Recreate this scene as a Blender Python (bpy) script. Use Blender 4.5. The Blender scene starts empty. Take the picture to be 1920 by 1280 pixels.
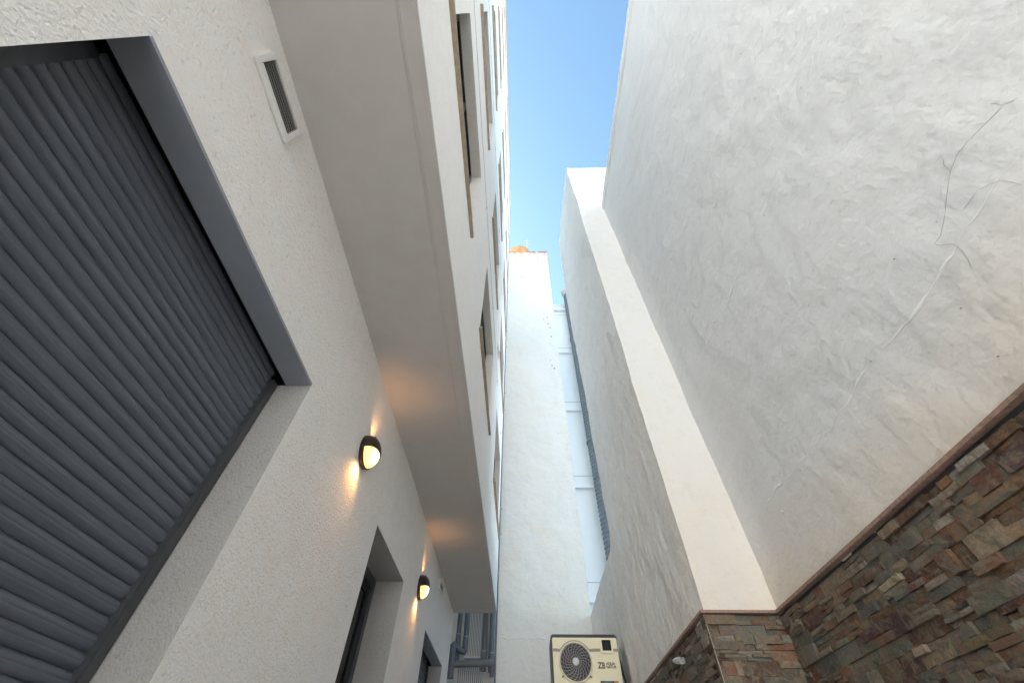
import bpy, bmesh, math, random
from mathutils import Vector, Matrix, noise
S = bpy.context.scene
COL = S.collection
rad = math.radians

# ------------------------------------------------------------------ camera
F = 763.2; PITCH = rad(50.779); YAW = rad(-1.5736); ROLL = rad(0.8124)
fw = Vector((math.sin(YAW)*math.cos(PITCH), math.cos(YAW)*math.cos(PITCH), math.sin(PITCH)))
rt = Vector((math.cos(YAW), -math.sin(YAW), 0)); up = rt.cross(fw)
rt2 = math.cos(ROLL)*rt + math.sin(ROLL)*up; up2 = rt2.cross(fw)
cd = bpy.data.cameras.new('camera'); cam = bpy.data.objects.new('camera', cd); COL.objects.link(cam)
M = Matrix((rt2, up2, -fw)).transposed().to_4x4(); cam.matrix_world = M
cd.sensor_width = 36; cd.lens = F/1920*36; cd.clip_start = 0.02; cd.clip_end = 2000
S.camera = cam
# ------------------------------------------------------------------ light
SUN_EL = rad(39); SUN_ROT = rad(-50)          # clockwise from +Y
w = bpy.data.worlds.new('World'); S.world = w; w.use_nodes = True
nt = w.node_tree; bg = nt.nodes['Background']; sky = nt.nodes.new('ShaderNodeTexSky')
sky.sky_type = 'NISHITA'; sky.sun_disc = False; sky.sun_elevation = SUN_EL; sky.sun_rotation = SUN_ROT
sky.air_density = 1.0; sky.dust_density = 1.0; sky.ozone_density = 0.9; sky.altitude = 10
tint = nt.nodes.new('ShaderNodeVectorMath'); tint.operation = 'MULTIPLY'; tint.inputs[1].default_value = (.91, 1.075, 1.0)   # white balance
nt.links.new(sky.outputs[0], tint.inputs[0]); nt.links.new(tint.outputs[0], bg.inputs[0]); bg.inputs[1].default_value = 0.086
sl = bpy.data.lights.new('sun', 'SUN'); sl.energy = 4.0; sl.angle = rad(0.5); sl.color = (1, .97, .95)
so = bpy.data.objects.new('sun', sl); COL.objects.link(so)
sd = Vector((math.sin(SUN_ROT)*math.cos(SUN_EL), math.cos(SUN_ROT)*math.cos(SUN_EL), math.sin(SUN_EL)))
so.rotation_euler = sd.to_track_quat('Z', 'Y').to_euler(); so.location = (-5, 5, 30)
S.view_settings.view_transform = 'Standard'; S.view_settings.look = 'None'
S.view_settings.exposure = 2.30; S.view_settings.gamma = 1
S.render.engine = 'CYCLES'
S.cycles.max_bounces = 14; S.cycles.diffuse_bounces = 10

GZ = -1.25      # ground height below the camera

# ------------------------------------------------------------------ materials
def nodemat(name):
    m = bpy.data.materials.new(name); m.use_nodes = True
    return m, m.node_tree, m.node_tree.nodes['Principled BSDF']
def N(t, typ, **kw):
    n = t.nodes.new(typ)
    for k, v in kw.items():
        if k in n.inputs.keys(): n.inputs[k].default_value = v
        else: setattr(n, k, v)
    return n
def L(t, a, b): t.links.new(a, b)
def ramp(t, src, stops):
    r = t.nodes.new('ShaderNodeValToRGB'); e = r.color_ramp.elements
    while len(e) < len(stops): e.new(0.5)
    for i, (p, c) in enumerate(stops):
        e[i].position = p; e[i].color = (*c, 1) if len(c) == 3 else c
    L(t, src, r.inputs[0]); return r
def coords(t, scale=(1, 1, 1)):
    g = t.nodes.new('ShaderNodeNewGeometry'); mp = t.nodes.new('ShaderNodeMapping')
    mp.inputs['Scale'].default_value = scale; L(t, g.outputs['Position'], mp.inputs[0]); return mp.outputs[0]
def noise_tex(t, vec, scale, detail=4, rough=.55, dist=0):
    n = N(t, 'ShaderNodeTexNoise', Scale=scale, Detail=detail, Roughness=rough, Distortion=dist)
    L(t, vec, n.inputs['Vector']); return n.outputs['Fac']
def mix(t, fac, a, b, mode='MIX'):
    m = t.nodes.new('ShaderNodeMix'); m.data_type = 'RGBA'; m.blend_type = mode
    for i, x in ((0, fac), (6, a), (7, b)):
        if isinstance(x, (int, float)): m.inputs[i].default_value = x
        elif isinstance(x, tuple): m.inputs[i].default_value = (*x, 1)
        else: L(t, x, m.inputs[i])
    return m.outputs[2]
def math_(t, op, a, b=0):
    m = t.nodes.new('ShaderNodeMath'); m.operation = op
    for i, x in ((0, a), (1, b)):
        if isinstance(x, (int, float)): m.inputs[i].default_value = x
        else: L(t, x, m.inputs[i])
    return m.outputs[0]
def bump(t, b, h, strength, dist, prev=None):
    n = N(t, 'ShaderNodeBump', Strength=strength, Distance=dist); L(t, h, n.inputs['Height'])
    if prev is not None: L(t, prev, n.inputs['Normal'])
    if b is not None: L(t, n.outputs[0], b.inputs['Normal'])
    return n.outputs[0]

def m_plain(name, col, rough=.5, metal=0, var=.06, sc=30, bmp=.05, spec=.5):
    m, t, b = nodemat(name); v = coords(t)
    f = noise_tex(t, v, sc, 5)
    c = ramp(t, f, [(.3, tuple(x*(1-var) for x in col)), (.7, tuple(min(1, x*(1+var)) for x in col))])
    L(t, c.outputs[0], b.inputs['Base Color'])
    b.inputs['Roughness'].default_value = rough; b.inputs['Metallic'].default_value = metal
    b.inputs['Specular IOR Level'].default_value = spec
    if bmp: bump(t, b, f, bmp, .01)
    return m

def m_stucco(name, col, grain=1.0, scale=95, warm=(.95, .90, .82), pits=.7):
    """roughcast acrylic render: granular with small pits"""
    m, t, b = nodemat(name); v = coords(t)
    big = noise_tex(t, v, 1.3, 4); mid = noise_tex(t, v, 9, 4)
    c = ramp(t, big, [(.3, tuple(x*.96 for x in col)), (.7, col)]).outputs[0]
    c = mix(t, .35, c, ramp(t, mid, [(.35, tuple(x*w_ for x, w_ in zip(col, warm))), (.65, col)]).outputs[0])
    vo = N(t, 'ShaderNodeTexVoronoi', Scale=scale); L(t, v, vo.inputs['Vector'])
    g1 = noise_tex(t, v, scale*1.5, 5, .6, .05)
    g2 = noise_tex(t, v, scale*.55, 3, .55)
    pit = ramp(t, g2, [(.30, (0, 0, 0)), (.40, (1, 1, 1))]).outputs[0]
    c = mix(t, pits, c, mix(t, pit, (.80, .79, .77), (1, 1, 1)), 'MULTIPLY')
    L(t, c, b.inputs['Base Color']); b.inputs['Roughness'].default_value = .9
    b.inputs['Specular IOR Level'].default_value = .2
    bv = N(t, 'ShaderNodeBevel', samples=3, Radius=.006)
    n = bump(t, None, math_(t, 'ADD', g1, math_(t, 'MULTIPLY', vo.outputs['Distance'], .5)), .55*grain, .008, bv.outputs[0])
    bump(t, b, g2, .25*grain, .012, n)
    return m

def m_plaster(name, col, stain=(.80, .70, .52), stain_amt=.5, zlow=None, streak=False, amp=1.0, stretch=(1, 1, 1), rust=None):
    """old hand-trowelled lime plaster"""
    m, t, b = nodemat(name); v = coords(t, stretch); v0 = coords(t)
    A = noise_tex(t, v0, .9, 5, .6); B = noise_tex(t, v, 3.2, 4, .5, .15); C = noise_tex(t, v, 14, 6, .6, .3)
    c = ramp(t, A, [(.3, tuple(x*.95 for x in col)), (.7, col)]).outputs[0]
    sm = ramp(t, noise_tex(t, v0, 1.7, 6, .65, .5), [(.48, (0, 0, 0)), (.72, (1, 1, 1))]).outputs[0]
    c = mix(t, math_(t, 'MULTIPLY', sm, stain_amt), c, tuple(a*b_ for a, b_ in zip(col, stain)))
    gz = t.nodes.new('ShaderNodeSeparateXYZ'); L(t, v0, gz.inputs[0])
    if zlow:      # damp yellowing creeping up from the coping, and uneven
        z0, z1, amt = zlow
        mr = N(t, 'ShaderNodeMapRange'); L(t, gz.outputs[2], mr.inputs[0])
        mr.inputs[1].default_value = z1; mr.inputs[2].default_value = z0
        k = math_(t, 'MULTIPLY', mr.outputs[0], math_(t, 'MULTIPLY', B, amt*2))
        c = mix(t, k, c, tuple(a*b_ for a, b_ in zip(col, (1.0, .84, .66))))
    dirt = ramp(t, C, [(.28, (.88, .86, .83)), (.46, (1, 1, 1))]).outputs[0]
    c = mix(t, .4, c, dirt, 'MULTIPLY')
    specks = ramp(t, noise_tex(t, v0, 60, 2, .5), [(.20, (.55, .52, .48)), (.25, (1, 1, 1))]).outputs[0]
    c = mix(t, .8, c, specks, 'MULTIPLY')
    if streak:    # rusty runs below the roof edge
        z0, z1 = streak
        vs = coords(t, (9, 9, .35)); s = noise_tex(t, vs, 1.6, 4, .7)
        mr = N(t, 'ShaderNodeMapRange'); L(t, gz.outputs[2], mr.inputs[0])
        mr.inputs[1].default_value = z0; mr.inputs[2].default_value = z1
        k = math_(t, 'MULTIPLY', ramp(t, s, [(.42, (0, 0, 0)), (.56, (1, 1, 1))]).outputs[0], math_(t, 'POWER', mr.outputs[0], 1.5))
        c = mix(t, k, c, rust or (.50, .22, .10))
    L(t, c, b.inputs['Base Color']); b.inputs['Roughness'].default_value = .85
    b.inputs['Specular IOR Level'].default_value = .25
    bv = N(t, 'ShaderNodeBevel', samples=3, Radius=.012)
    n = bump(t, None, B, .5*amp, .05, bv.outputs[0])
    n = bump(t, None, C, .24*amp, .018, n)
    n = bump(t, None, noise_tex(t, v, 45, 5, .6), .22*amp, .006, n)
    trow = noise_tex(t, coords(t, (.7, 5, 1.2)), 5, 3, .5, .8)
    bump(t, b, trow, .12*amp, .012, n)
    return m

def m_stone():
    m, t, b = nodemat('split slate'); at = t.nodes.new('ShaderNodeAttribute'); at.attribute_name = 'Col'
    v = coords(t); n1 = noise_tex(t, v, 16, 8, .65, 1.0); n2 = noise_tex(t, v, 55, 6, .7, .4)
    vv = coords(t, (1, 1, 2.4)); n3 = noise_tex(t, vv, 9, 6, .7, 1.6)
    c = mix(t, ramp(t, n1, [(.46, (0, 0, 0)), (.62, (1, 1, 1))]).outputs[0], at.outputs['Color'], (.155, .135, .105))
    c = mix(t, ramp(t, n3, [(.56, (0, 0, 0)), (.64, (.75, .75, .75))]).outputs[0], c, (.24, .105, .045))
    c = mix(t, ramp(t, n3, [(.30, (.6, .6, .6)), (.38, (0, 0, 0))]).outputs[0], c, (.19, .17, .13))
    c = mix(t, .8, c, ramp(t, n2, [(.3, (.55, .54, .53)), (.65, (1.25, 1.15, 1.05))]).outputs[0], 'MULTIPLY')
    L(t, c, b.inputs['Base Color']); b.inputs['Roughness'].default_value = .62
    n = bump(t, None, n1, .7, .014); bump(t, b, n2, .55, .005, n)
    return m

STUCCO = m_stucco('left render', (.90, .885, .875), 1.3)
STUCCO_UP = m_stucco('facade render', (.86, .85, .84), .9)
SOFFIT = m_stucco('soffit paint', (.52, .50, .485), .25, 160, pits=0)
REVEAL_SHADE = m_stucco('shaded reveal render', (.44, .437, .43), 1.3)  # same render as the wall, darkened: the reveals' shade is in the colour
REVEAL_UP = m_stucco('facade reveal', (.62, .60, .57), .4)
PL_R = m_plaster('old plaster', (.73, .735, .74), stain=(.96, .95, .91), stain_amt=.3, zlow=(.9, 1.45, .6), amp=1.25)
PL_RET = m_plaster('old plaster return', (.75, .745, .735), stain=(1, .95, .84), stain_amt=.7, zlow=(.9, 2.6, .4), amp=1.1)
PL_IN = m_plaster('old plaster inner', (.94, .935, .925), stain=(1, .97, .91), stain_amt=.6, zlow=(.6, 5.0, .25), stretch=(1, 1, .6), amp=3.2)
PL_X = m_plaster('filler plaster', (.82, .82, .81), stain_amt=.1, amp=.3)
for n_ in list(PL_X.node_tree.nodes):
    if n_.type == 'BEVEL': PL_X.node_tree.nodes.remove(n_)
PL_B = m_plaster('tower plaster', (.80, .79, .76), stain=(1, .93, .80), stain_amt=.45, amp=1.3, streak=(12.8, 15.9), rust=(.52, .25, .12))
SHAFT = m_plaster('shaft plaster', (.88, .86, .83), amp=.3)
PANEL = m_plain('white cladding', (.76, .78, .79), .45, var=.015, sc=4, bmp=.02)
COPING = m_plain('brown coping', (.30, .19, .145), .6, var=.3, sc=60, bmp=.2)
COPING_D = m_plain('dark channel', (.035, .038, .045), .8, bmp=.1)
STONE = m_stone()
SHUT = m_plain('anthracite shutter', (.105, .120, .148), .38, var=.16, sc=20, bmp=.0)
for n_ in SHUT.node_tree.nodes:
    if n_.type == 'MAPPING': n_.inputs['Scale'].default_value = (3, .12, 3)
LINTEL = m_plain('grey lintel sheet', (.28, .30, .34), .5, var=.05, sc=8, bmp=.02)
BLACK = m_plain('black frame', (.012, .012, .014), .4)
GUIDE = m_plain('anthracite guide', (.055, .058, .066), .45, var=.08)
SILL = m_plain('sandstone sill', (.36, .29, .215), .7, var=.18, sc=25, bmp=.2)
WHITE = m_plain('white enamel', (.78, .77, .75), .4, var=.03)
DARKGAP = m_plain('dark slot', (.03, .027, .026), .9, bmp=0)
SLATM = m_plain('grille vane', (.33, .31, .30), .5)
PIPE = m_plain('grey pvc', (.135, .15, .175), .42, var=.10, sc=12, bmp=.05)
PIPECOL = m_plain('grey collar', (.35, .37, .39), .4, var=.1)
BRONZE = m_plain('bronze lamp body', (.028, .017, .014), .38, var=.15, spec=.35)
CREAM = m_plain('cream casing', (.86, .79, .57), .42, var=.03, sc=6, bmp=.02)
TAUPE = m_plain('taupe groove', (.33, .29, .225), .5, var=.05)
FANM = m_plain('grille wire', (.50, .47, .48), .4, var=.05)
FANB = m_plain('fan blade', (.014, .010, .013), .45)
HUBM = m_plain('grey hub', (.66, .66, .68), .4)
PRINT = m_plain('brown print', (.10, .06, .04), .6)
TEAL = m_plain('teal print', (.05, .16, .15), .5)
ORANGE_P = m_plain('orange print', (.50, .22, .08), .5)
SCREEN = m_plain('display glass', (.006, .012, .012), .12, var=.02, bmp=0)
GALV = m_plain('galvanised duct', (.15, .175, .195), .42, metal=.35, var=.12, sc=9, bmp=.05)
GALV_L = m_plain('galvanised cap', (.62, .63, .62), .45, metal=.2, var=.1)
RUST = m_plain('orange dish paint', (.42, .23, .10), .55, var=.25, sc=5, bmp=.1)
TILE = m_plain('red clay edge', (.42, .16, .10), .8, var=.35, sc=14, bmp=.3)
STEEL = m_plain('brushed steel', (.62, .62, .63), .3, metal=.6, var=.05)
WIRE = m_plain('dead tendril', (.34, .33, .32), .9)
CABLE = m_plain('grey cable', (.30, .30, .31), .7); CABLE_L = m_plain('painted cable', (.62, .62, .62), .7)
GROUND = m_plain('terrace paving', (.74, .73, .72), .8, var=.12, sc=3, bmp=.3)
CHIP = m_plain('bare render chip', (.30, .29, .28), .9, var=.3)

def m_glass_dark():
    m, t, b = nodemat('dark window glass'); b.inputs['Base Color'].default_value = (.006, .006, .008, 1)
    b.inputs['Roughness'].default_value = .08; f = noise_tex(t, coords(t), 3, 2); bump(t, b, f, .02, .01); return m
GLASS = m_glass_dark()
def m_lampglass():
    m, t, b = nodemat('lit lamp glass'); b.inputs['Base Color'].default_value = (.8, .7, .4, 1)
    tc = t.nodes.new('ShaderNodeTexCoord')
    d = N(t, 'ShaderNodeVectorMath', operation='DISTANCE'); L(t, tc.outputs['Object'], d.inputs[0])
    d.inputs[1].default_value = (.062, 0, -.030)
    r = ramp(t, d.outputs['Value'], [(.015, (1, .86, .55)), (.055, (1, .66, .17)), (.11, (.62, .34, .05))])
    L(t, r.outputs[0], b.inputs['Emission Color'])
    s = ramp(t, d.outputs['Value'], [(.01, (1, 1, 1)), (.07, (.28, .28, .28))])
    L(t, math_(t, 'MULTIPLY', s.outputs[0], 1.7), b.inputs['Emission Strength']); return m
LAMPGLASS = m_lampglass()

# ------------------------------------------------------------------ mesh helpers
class MB:
    def __init__(s): s.v = []; s.f = []
    def add(s, vs, fs):
        o = len(s.v); s.v += [tuple(x) for x in vs]; s.f += [tuple(i+o for i in f) for f in fs]; return s
    def quad(s, a, b, c, d): return s.add((a, b, c, d), ((0, 1, 2, 3),))
    def box(s, x0, x1, y0, y1, z0, z1):
        return s.add([(x, y, z) for x in (x0, x1) for y in (y0, y1) for z in (z0, z1)],
                     [(0, 1, 3, 2), (4, 6, 7, 5), (0, 4, 5, 1), (2, 3, 7, 6), (0, 2, 6, 4), (1, 5, 7, 3)])
    def tube(s, pts, r, n=10, cap=True, flat=None):
        pts = [Vector(p) for p in pts]; rings = []
        for i, p in enumerate(pts):
            d = (pts[min(i+1, len(pts)-1)]-pts[max(i-1, 0)]).normalized()
            a = Vector((0, 0, 1)) if abs(d.z) < .9 else Vector((0, 1, 0))
            u = d.cross(a).normalized(); v = d.cross(u).normalized()
            rr = r[i] if isinstance(r, (list, tuple)) else r
            ring = []
            for k in range(n):
                t = 2*math.pi*k/n; q = (u*math.cos(t)+v*math.sin(t))*rr
                if flat is not None: q -= flat*(q.dot(flat))*.55
                ring.append(p+q)
            rings.append(ring)
        vs = [q for rg in rings for q in rg]
        fs = [(i*n+k, i*n+(k+1) % n, (i+1)*n+(k+1) % n, (i+1)*n+k) for i in range(len(pts)-1) for k in range(n)]
        if cap: fs += [tuple(range(n))[::-1], tuple((len(pts)-1)*n+k for k in range(n))]
        return s.add(vs, fs)
    def lathe(s, prof, org, axis, n=32, a0=0, a1=2*math.pi, ref=None):
        """prof: (r, h) along axis"""
        axis = Vector(axis).normalized(); org = Vector(org)
        ref = Vector(ref) if ref else (Vector((0, 0, 1)) if abs(axis.z) < .9 else Vector((0, 1, 0)))
        u = (ref-axis*ref.dot(axis)).normalized(); v = axis.cross(u)
        full = abs(a1-a0-2*math.pi) < 1e-5; m = n if full else n+1
        vs = []
        for r, h in prof:
            for k in range(m):
                t = a0+(a1-a0)*k/n; vs.append(org+axis*h+(u*math.cos(t)+v*math.sin(t))*r)
        fs = []
        for i in range(len(prof)-1):
            for k in range(n):
                fs.append((i*m+k, i*m+(k+1) % m, (i+1)*m+(k+1) % m, (i+1)*m+k))
        return s.add(vs, fs)
    def build(s, name, m, parent=None, smooth=False, bevel=0, loc=None, seg=2):
        me = bpy.data.meshes.new(name)
        vs = s.v
        if loc is not None: vs = [(x-loc[0], y-loc[1], z-loc[2]) for x, y, z in vs]
        me.from_pydata(vs, [], s.f); me.update()
        bm = bmesh.new(); bm.from_mesh(me)
        bmesh.ops.recalc_face_normals(bm, faces=bm.faces)
        if bevel: bmesh.ops.bevel(bm, geom=[e for e in bm.edges if len(e.link_faces) == 2 and e.calc_face_angle(0) > .5], offset=bevel, segments=seg, affect='EDGES', clamp_overlap=True)
        bm.to_mesh(me); bm.free()
        me.materials.append(m)
        o = bpy.data.objects.new(name, me); COL.objects.link(o)
        if loc is not None and parent is None: o.location = loc
        if smooth:
            for p in me.polygons: p.use_smooth = True
            me.set_sharp_from_angle(angle=rad(40))
        if parent is not None:
            o.parent = parent
            if loc is not None: o.location = loc
            o.matrix_parent_inverse = Matrix.Translation(parent.matrix_world.translation).inverted() if False else Matrix.Identity(4)
            if loc is None: o.location = -world_loc(parent)
            else: o.location = Vector(loc)-world_loc(parent)
        return o
def world_loc(o):
    l = Vector(o.location)
    while o.parent: o = o.parent; l += Vector(o.location)
    return l
def tag(o, label=None, cat=None, group=None, kind=None):
    if label: o['label'] = label
    if cat: o['category'] = cat
    if group: o['group'] = group
    if kind: o['kind'] = kind
    return o
def thing(name, label, cat, loc=(0, 0, 0), group=None):
    o = bpy.data.objects.new(name, None); COL.objects.link(o); o.location = loc; o.empty_display_size = .1
    return tag(o, label, cat, group)
def copy_tree(o, parent=None):
    c = o.copy(); COL.objects.link(c)
    if parent is not None: c.parent = parent
    for ch in list(o.children): copy_tree(ch, c)
    return c
def nvec(p, s=1.0):
    return noise.noise_vector(Vector(p)*s)
def disp(p):
    p = Vector(p)
    return p + nvec(p, 1.1)*.012 + nvec(p+Vector((7, 3, 1)), 4.5)*.007 + nvec(p+Vector((1, 9, 4)), 14)*.0016
def holed(mb, fn, us, vs, holes):
    """rectangular sheet with rectangular openings; fn maps (u,v) to a point"""
    U = sorted(set(list(us)+[h[i] for h in holes for i in (0, 1)])); V = sorted(set(list(vs)+[h[i] for h in holes for i in (2, 3)]))
    idx = {}; verts = []; faces = []
    def g(i, j):
        if (i, j) not in idx: idx[(i, j)] = len(verts); verts.append(fn(U[i], V[j]))
        return idx[(i, j)]
    for i in range(len(U)-1):
        for j in range(len(V)-1):
            a = (U[i]+U[i+1])/2; b = (V[j]+V[j+1])/2
            if any(h[0] < a < h[1] and h[2] < b < h[3] for h in holes): continue
            faces.append((g(i, j), g(i+1, j), g(i+1, j+1), g(i, j+1)))
    mb.add(verts, faces)

# ------------------------------------------------------------------ ground
g = MB(); g.quad((-300, -300, GZ), (300, -300, GZ), (300, 300, GZ), (-300, 300, GZ))
tag(g.build('ground', GROUND), kind='structure')

# ------------------------------------------------------------------ left apartment building
YN = -2.4; XW = -2.4; YE = 6.93; ZS = 2.13; ZR = 18.5
def fx(y): return -.404+.0054*y
apt = thing('apartment_building', 'white rendered apartment block overhanging the alley on the left, with rows of windows', 'building', (-3, 0, GZ))
GW = [(.04, 1.385, -.15, 1.375), (2.78, 3.765, GZ, 1.39), (5.0, 6.37, -.15, 1.375)]
mb = MB()
holed(mb, lambda y, z: (-1, y, z), [YN, YE], [GZ, ZS+.05], GW)
mb.quad((-1, YE, GZ), (-1, YE, ZS+.05), (XW, YE, ZS+.05), (XW, YE, GZ))
mb.quad((-1, YN, GZ), (-1, YN, ZS+.05), (XW, YN, ZS+.05), (XW, YN, GZ)); mb.quad((XW, YN, GZ), (XW, YE, GZ), (XW, YE, ZR), (XW, YN, ZR))
mb.build('ground_floor_wall', STUCCO, apt)
# soffit with drip edge
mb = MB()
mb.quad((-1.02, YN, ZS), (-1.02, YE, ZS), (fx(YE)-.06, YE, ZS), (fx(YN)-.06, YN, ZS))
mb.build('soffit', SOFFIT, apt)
mb = MB()
a, b_ = fx(YN), fx(YE)
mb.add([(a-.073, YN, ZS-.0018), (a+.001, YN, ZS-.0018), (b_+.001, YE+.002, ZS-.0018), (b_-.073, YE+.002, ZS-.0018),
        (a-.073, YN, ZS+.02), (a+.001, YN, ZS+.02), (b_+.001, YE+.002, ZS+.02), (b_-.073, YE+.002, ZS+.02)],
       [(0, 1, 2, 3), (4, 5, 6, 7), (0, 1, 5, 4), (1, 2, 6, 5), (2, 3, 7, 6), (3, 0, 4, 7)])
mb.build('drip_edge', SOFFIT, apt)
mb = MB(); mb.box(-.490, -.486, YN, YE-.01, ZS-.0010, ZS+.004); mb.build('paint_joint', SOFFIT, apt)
# upper facade
cols = [(.02, 1.405), (2.47, 3.93), (5.10, 6.56)]
rows = [3.15+2.70*i for i in range(6)]
holes = [(c[0], c[1], r+.035, r+1.37) for c in cols for r in rows]
mb = MB(); holed(mb, lambda y, z: (fx(y), y, z), [YN, YE], [ZS+.02, ZR], holes)
mb.quad((fx(YE), YE, ZS+.02), (fx(YE), YE, ZR), (XW, YE, ZR), (XW, YE, ZS+.02))
mb.quad((fx(YN), YN, ZS+.02), (fx(YN), YN, ZR), (XW, YN, ZR), (XW, YN, ZS+.02))
mb.quad((fx(YN), YN, ZR), (fx(YE), YE, ZR), (XW, YE, ZR), (XW, YN, ZR))
mb.build('upper_wall', STUCCO_UP, apt)
mb = MB(); mb.box(fx(YN)-.3, fx(3)+.03, YN-.02, YE+.02, ZR+.003, ZR+.06); mb.build('parapet_cap', SILL, apt)
def reveal_box(mb, y0, y1, z0, z1, xf, xb, which='nfsh'):
    f0, f1 = xf(y0), xf(y1)
    if 'n' in which: mb.quad((f0, y0, z0), (f0, y0, z1), (xb, y0, z1), (xb, y0, z0))
    if 'f' in which: mb.quad((f1, y1, z0), (f1, y1, z1), (xb, y1, z1), (xb, y1, z0))
    if 's' in which: mb.quad((f0, y0, z0), (f1, y1, z0), (xb, y1, z0), (xb, y0, z0))
    if 'h' in which: mb.quad((f0, y0, z1), (f1, y1, z1), (xb, y1, z1), (xb, y0, z1))
for ci, (y0, y1) in enumerate(cols):
    for r in rows:
        z0, z1 = r+.035, r+1.37; xb = fx((y0+y1)/2)-.110
        mb = MB()      # window frame
        t_ = .055
        mb.box(xb-.03, xb+.012, y0+.001, y0+t_, z0, z1-.001); mb.box(xb-.03, xb+.012, y1-t_, y1-.001, z0, z1-.001)
        mb.box(xb-.03, xb+.012, y0+t_, y1-t_, z0, z0+t_); mb.box(xb-.03, xb+.012, y0+t_, y1-t_, z1-t_, z1-.001)
        mb.box(xb-.03, xb+.012, (y0+y1)/2-.03, (y0+y1)/2+.03, z0+t_, z1-t_)
        fr = mb.build('window', BLACK, apt)
        mb = MB(); mb.box(xb-.02, xb-.008, y0+t_, y1-t_, z0+t_, z1-t_); mb.build('pane', GLASS, fr)
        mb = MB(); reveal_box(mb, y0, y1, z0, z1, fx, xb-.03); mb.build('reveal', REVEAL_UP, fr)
        mb = MB(); e0 = y0-.07; e1 = y1+(.06 if ci < 1 else .13 if ci == 1 else .25)
        mb.box(fx(y0)-.1, fx((y0+y1)/2)+.030, e0, e1, r-.002, r+.030)
        mb.build('sill', SILL, fr, bevel=.004)
# ground floor windows with roller shutters, balcony door
def shutter(y0, y1, z0, z1, first):
    gw = .045 if first else .05
    mb = MB()     # guides
    mb.box(-1.215, -1.160, y0+.0015, y0+gw, z0+.002, z1-.002); mb.box(-1.215, -1.160, y1-gw, y1-.0015, z0+.002, z1-.002); mb.box(-1.2149, -1.161, y0+gw-.001, y1-gw+.001, z0+.0025, z0+.04)
    fr = mb.build('shutter_window', GUIDE, apt, bevel=.003)
    # slats, curved profile
    mb = MB(); p = .0415; n = int((z1-z0+.1)/p); K = 13
    prof = []
    for i in range(n):
        zb = z1+.06-(i+1)*p
        if zb < z0-.05: break
        for k in range(K):
            s_ = k/(K-1); prof.append((-1.192+.0125*math.sin(math.pi*s_)**.7-(.0016 if abs(s_-.5) < .05 else 0), zb+p*(1-s_)))
        prof.append((-1.194, zb+.0005))
    ys = [y0+gw-.006, y1-gw+.006]
    vs = [(x, y, z) for x, z in prof for y in ys]
    mb.add(vs, [(2*i, 2*i+1, 2*i+3, 2*i+2) for i in range(len(prof)-1)])
    mb.build('shutter_curtain', SHUT, fr, smooth=True)
    mb = MB(); reveal_box(mb, y0, y1, z0, z1, lambda y: -1, -1.22, 'nfs'); mb.build('reveal', REVEAL_SHADE, fr)
    mb = MB(); mb.box(-1.122, -.999, y0+.001, y1-.001, z1-.003, z1+.01); mb.build('lintel_sheet', LINTEL, fr)
    mb = MB(); mb.box(-1.42, -1.01, y0-.03, y1+.03, z1+.09, z1+.2); mb.box(-1.42, -1.37, y0-.03, y1+.03, z0, z1+.0895); mb.box(-1.3699, -1.012, y0-.03, y0-.002, z1+.003, z1+.0895); mb.box(-1.3699, -1.012, y1+.002, y1+.03, z1+.003, z1+.0895); mb.box(-1.3699, -1.2205, y0-.03, y0-.002, z0, z1+.0025); mb.box(-1.3699, -1.2205, y1+.002, y1+.03, z0, z1+.0025); mb.build('shutter_box', BLACK, fr)
    return fr
shutter(*GW[0], True); shutter(*GW[2], False)
y0, y1, z0, z1 = GW[1]
mb = MB()
mb.box(-1.30, -1.232, y0+.001, y0+.07, z0, z1-.001); mb.box(-1.30, -1.232, y1-.07, y1-.001, z0, z1-.001)
mb.box(-1.30, -1.232, y0+.07, y1-.07, z1-.07, z1-.001); mb.box(-1.30, -1.232, y0+.07, y1-.07, z0, z0+.1)
dr = mb.build('balcony_door', GUIDE, apt, bevel=.003)
mb = MB(); mb.box(-1.28, -1.262, y0+.07, y1-.07, z0+.1, z1-.07); mb.build('pane', GLASS, dr)
mb = MB(); mb.box(-1.259, -1.250, y0+.075, y0+.13, z0+.1, z1-.072); mb.box(-1.259, -1.250, y1-.13, y1-.075, z0+.1, z1-.072)
mb.box(-1.259, -1.250, y0+.13, y1-.13, z1-.13, z1-.072); mb.build('sash', BLACK, dr)
mb = MB(); mb.box(-1.249, -1.225, y0+.09, y0+.12, -.25, -.22); mb.box(-1.232, -1.22, y0+.09, y0+.20, -.245, -.225); mb.build('handle', STEEL, dr, bevel=.003)
mb = MB(); reveal_box(mb, y0, y1, z0, z1, lambda y: -1, -1.30, 'nfh'); mb.build('reveal', REVEAL_SHADE, dr)

# cables and grilles on the facade
for k, (zz, lab) in enumerate([(4.95, 'thin grey cable clipped along the facade above the lowest row of upper windows'),
                               (7.65, 'thin grey cable clipped along the facade above the second row of upper windows')]):
    mb = MB(); pts = [(fx(y)+.006, y, zz+.012*noise.noise(Vector((y*1.3, k*5, 0)))-.0) for y in [YN+.02+.2*i for i in range(38)]]
    mb.tube(pts, .0035, 6)
    for y in [-.1, 1.9, 3.4, 4.9, 6.3]: mb.box(fx(y), fx(y)+.014, y-.012, y+.012, zz-.015, zz+.015)
    tag(mb.build('facade_cable', CABLE_L), lab, 'cable', 'cables along the facade')
vg = thing('vent_grille', 'tiny vent grille high on the facade between the upper windows', 'vent', (fx(4.6), 4.6, 5.4))
mb = MB(); mb.box(fx(4.6), fx(4.6)+.012, 4.47, 4.8, 5.34, 5.50); mb.build('frame', WHITE, vg, bevel=.003)
mb = MB()
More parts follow.
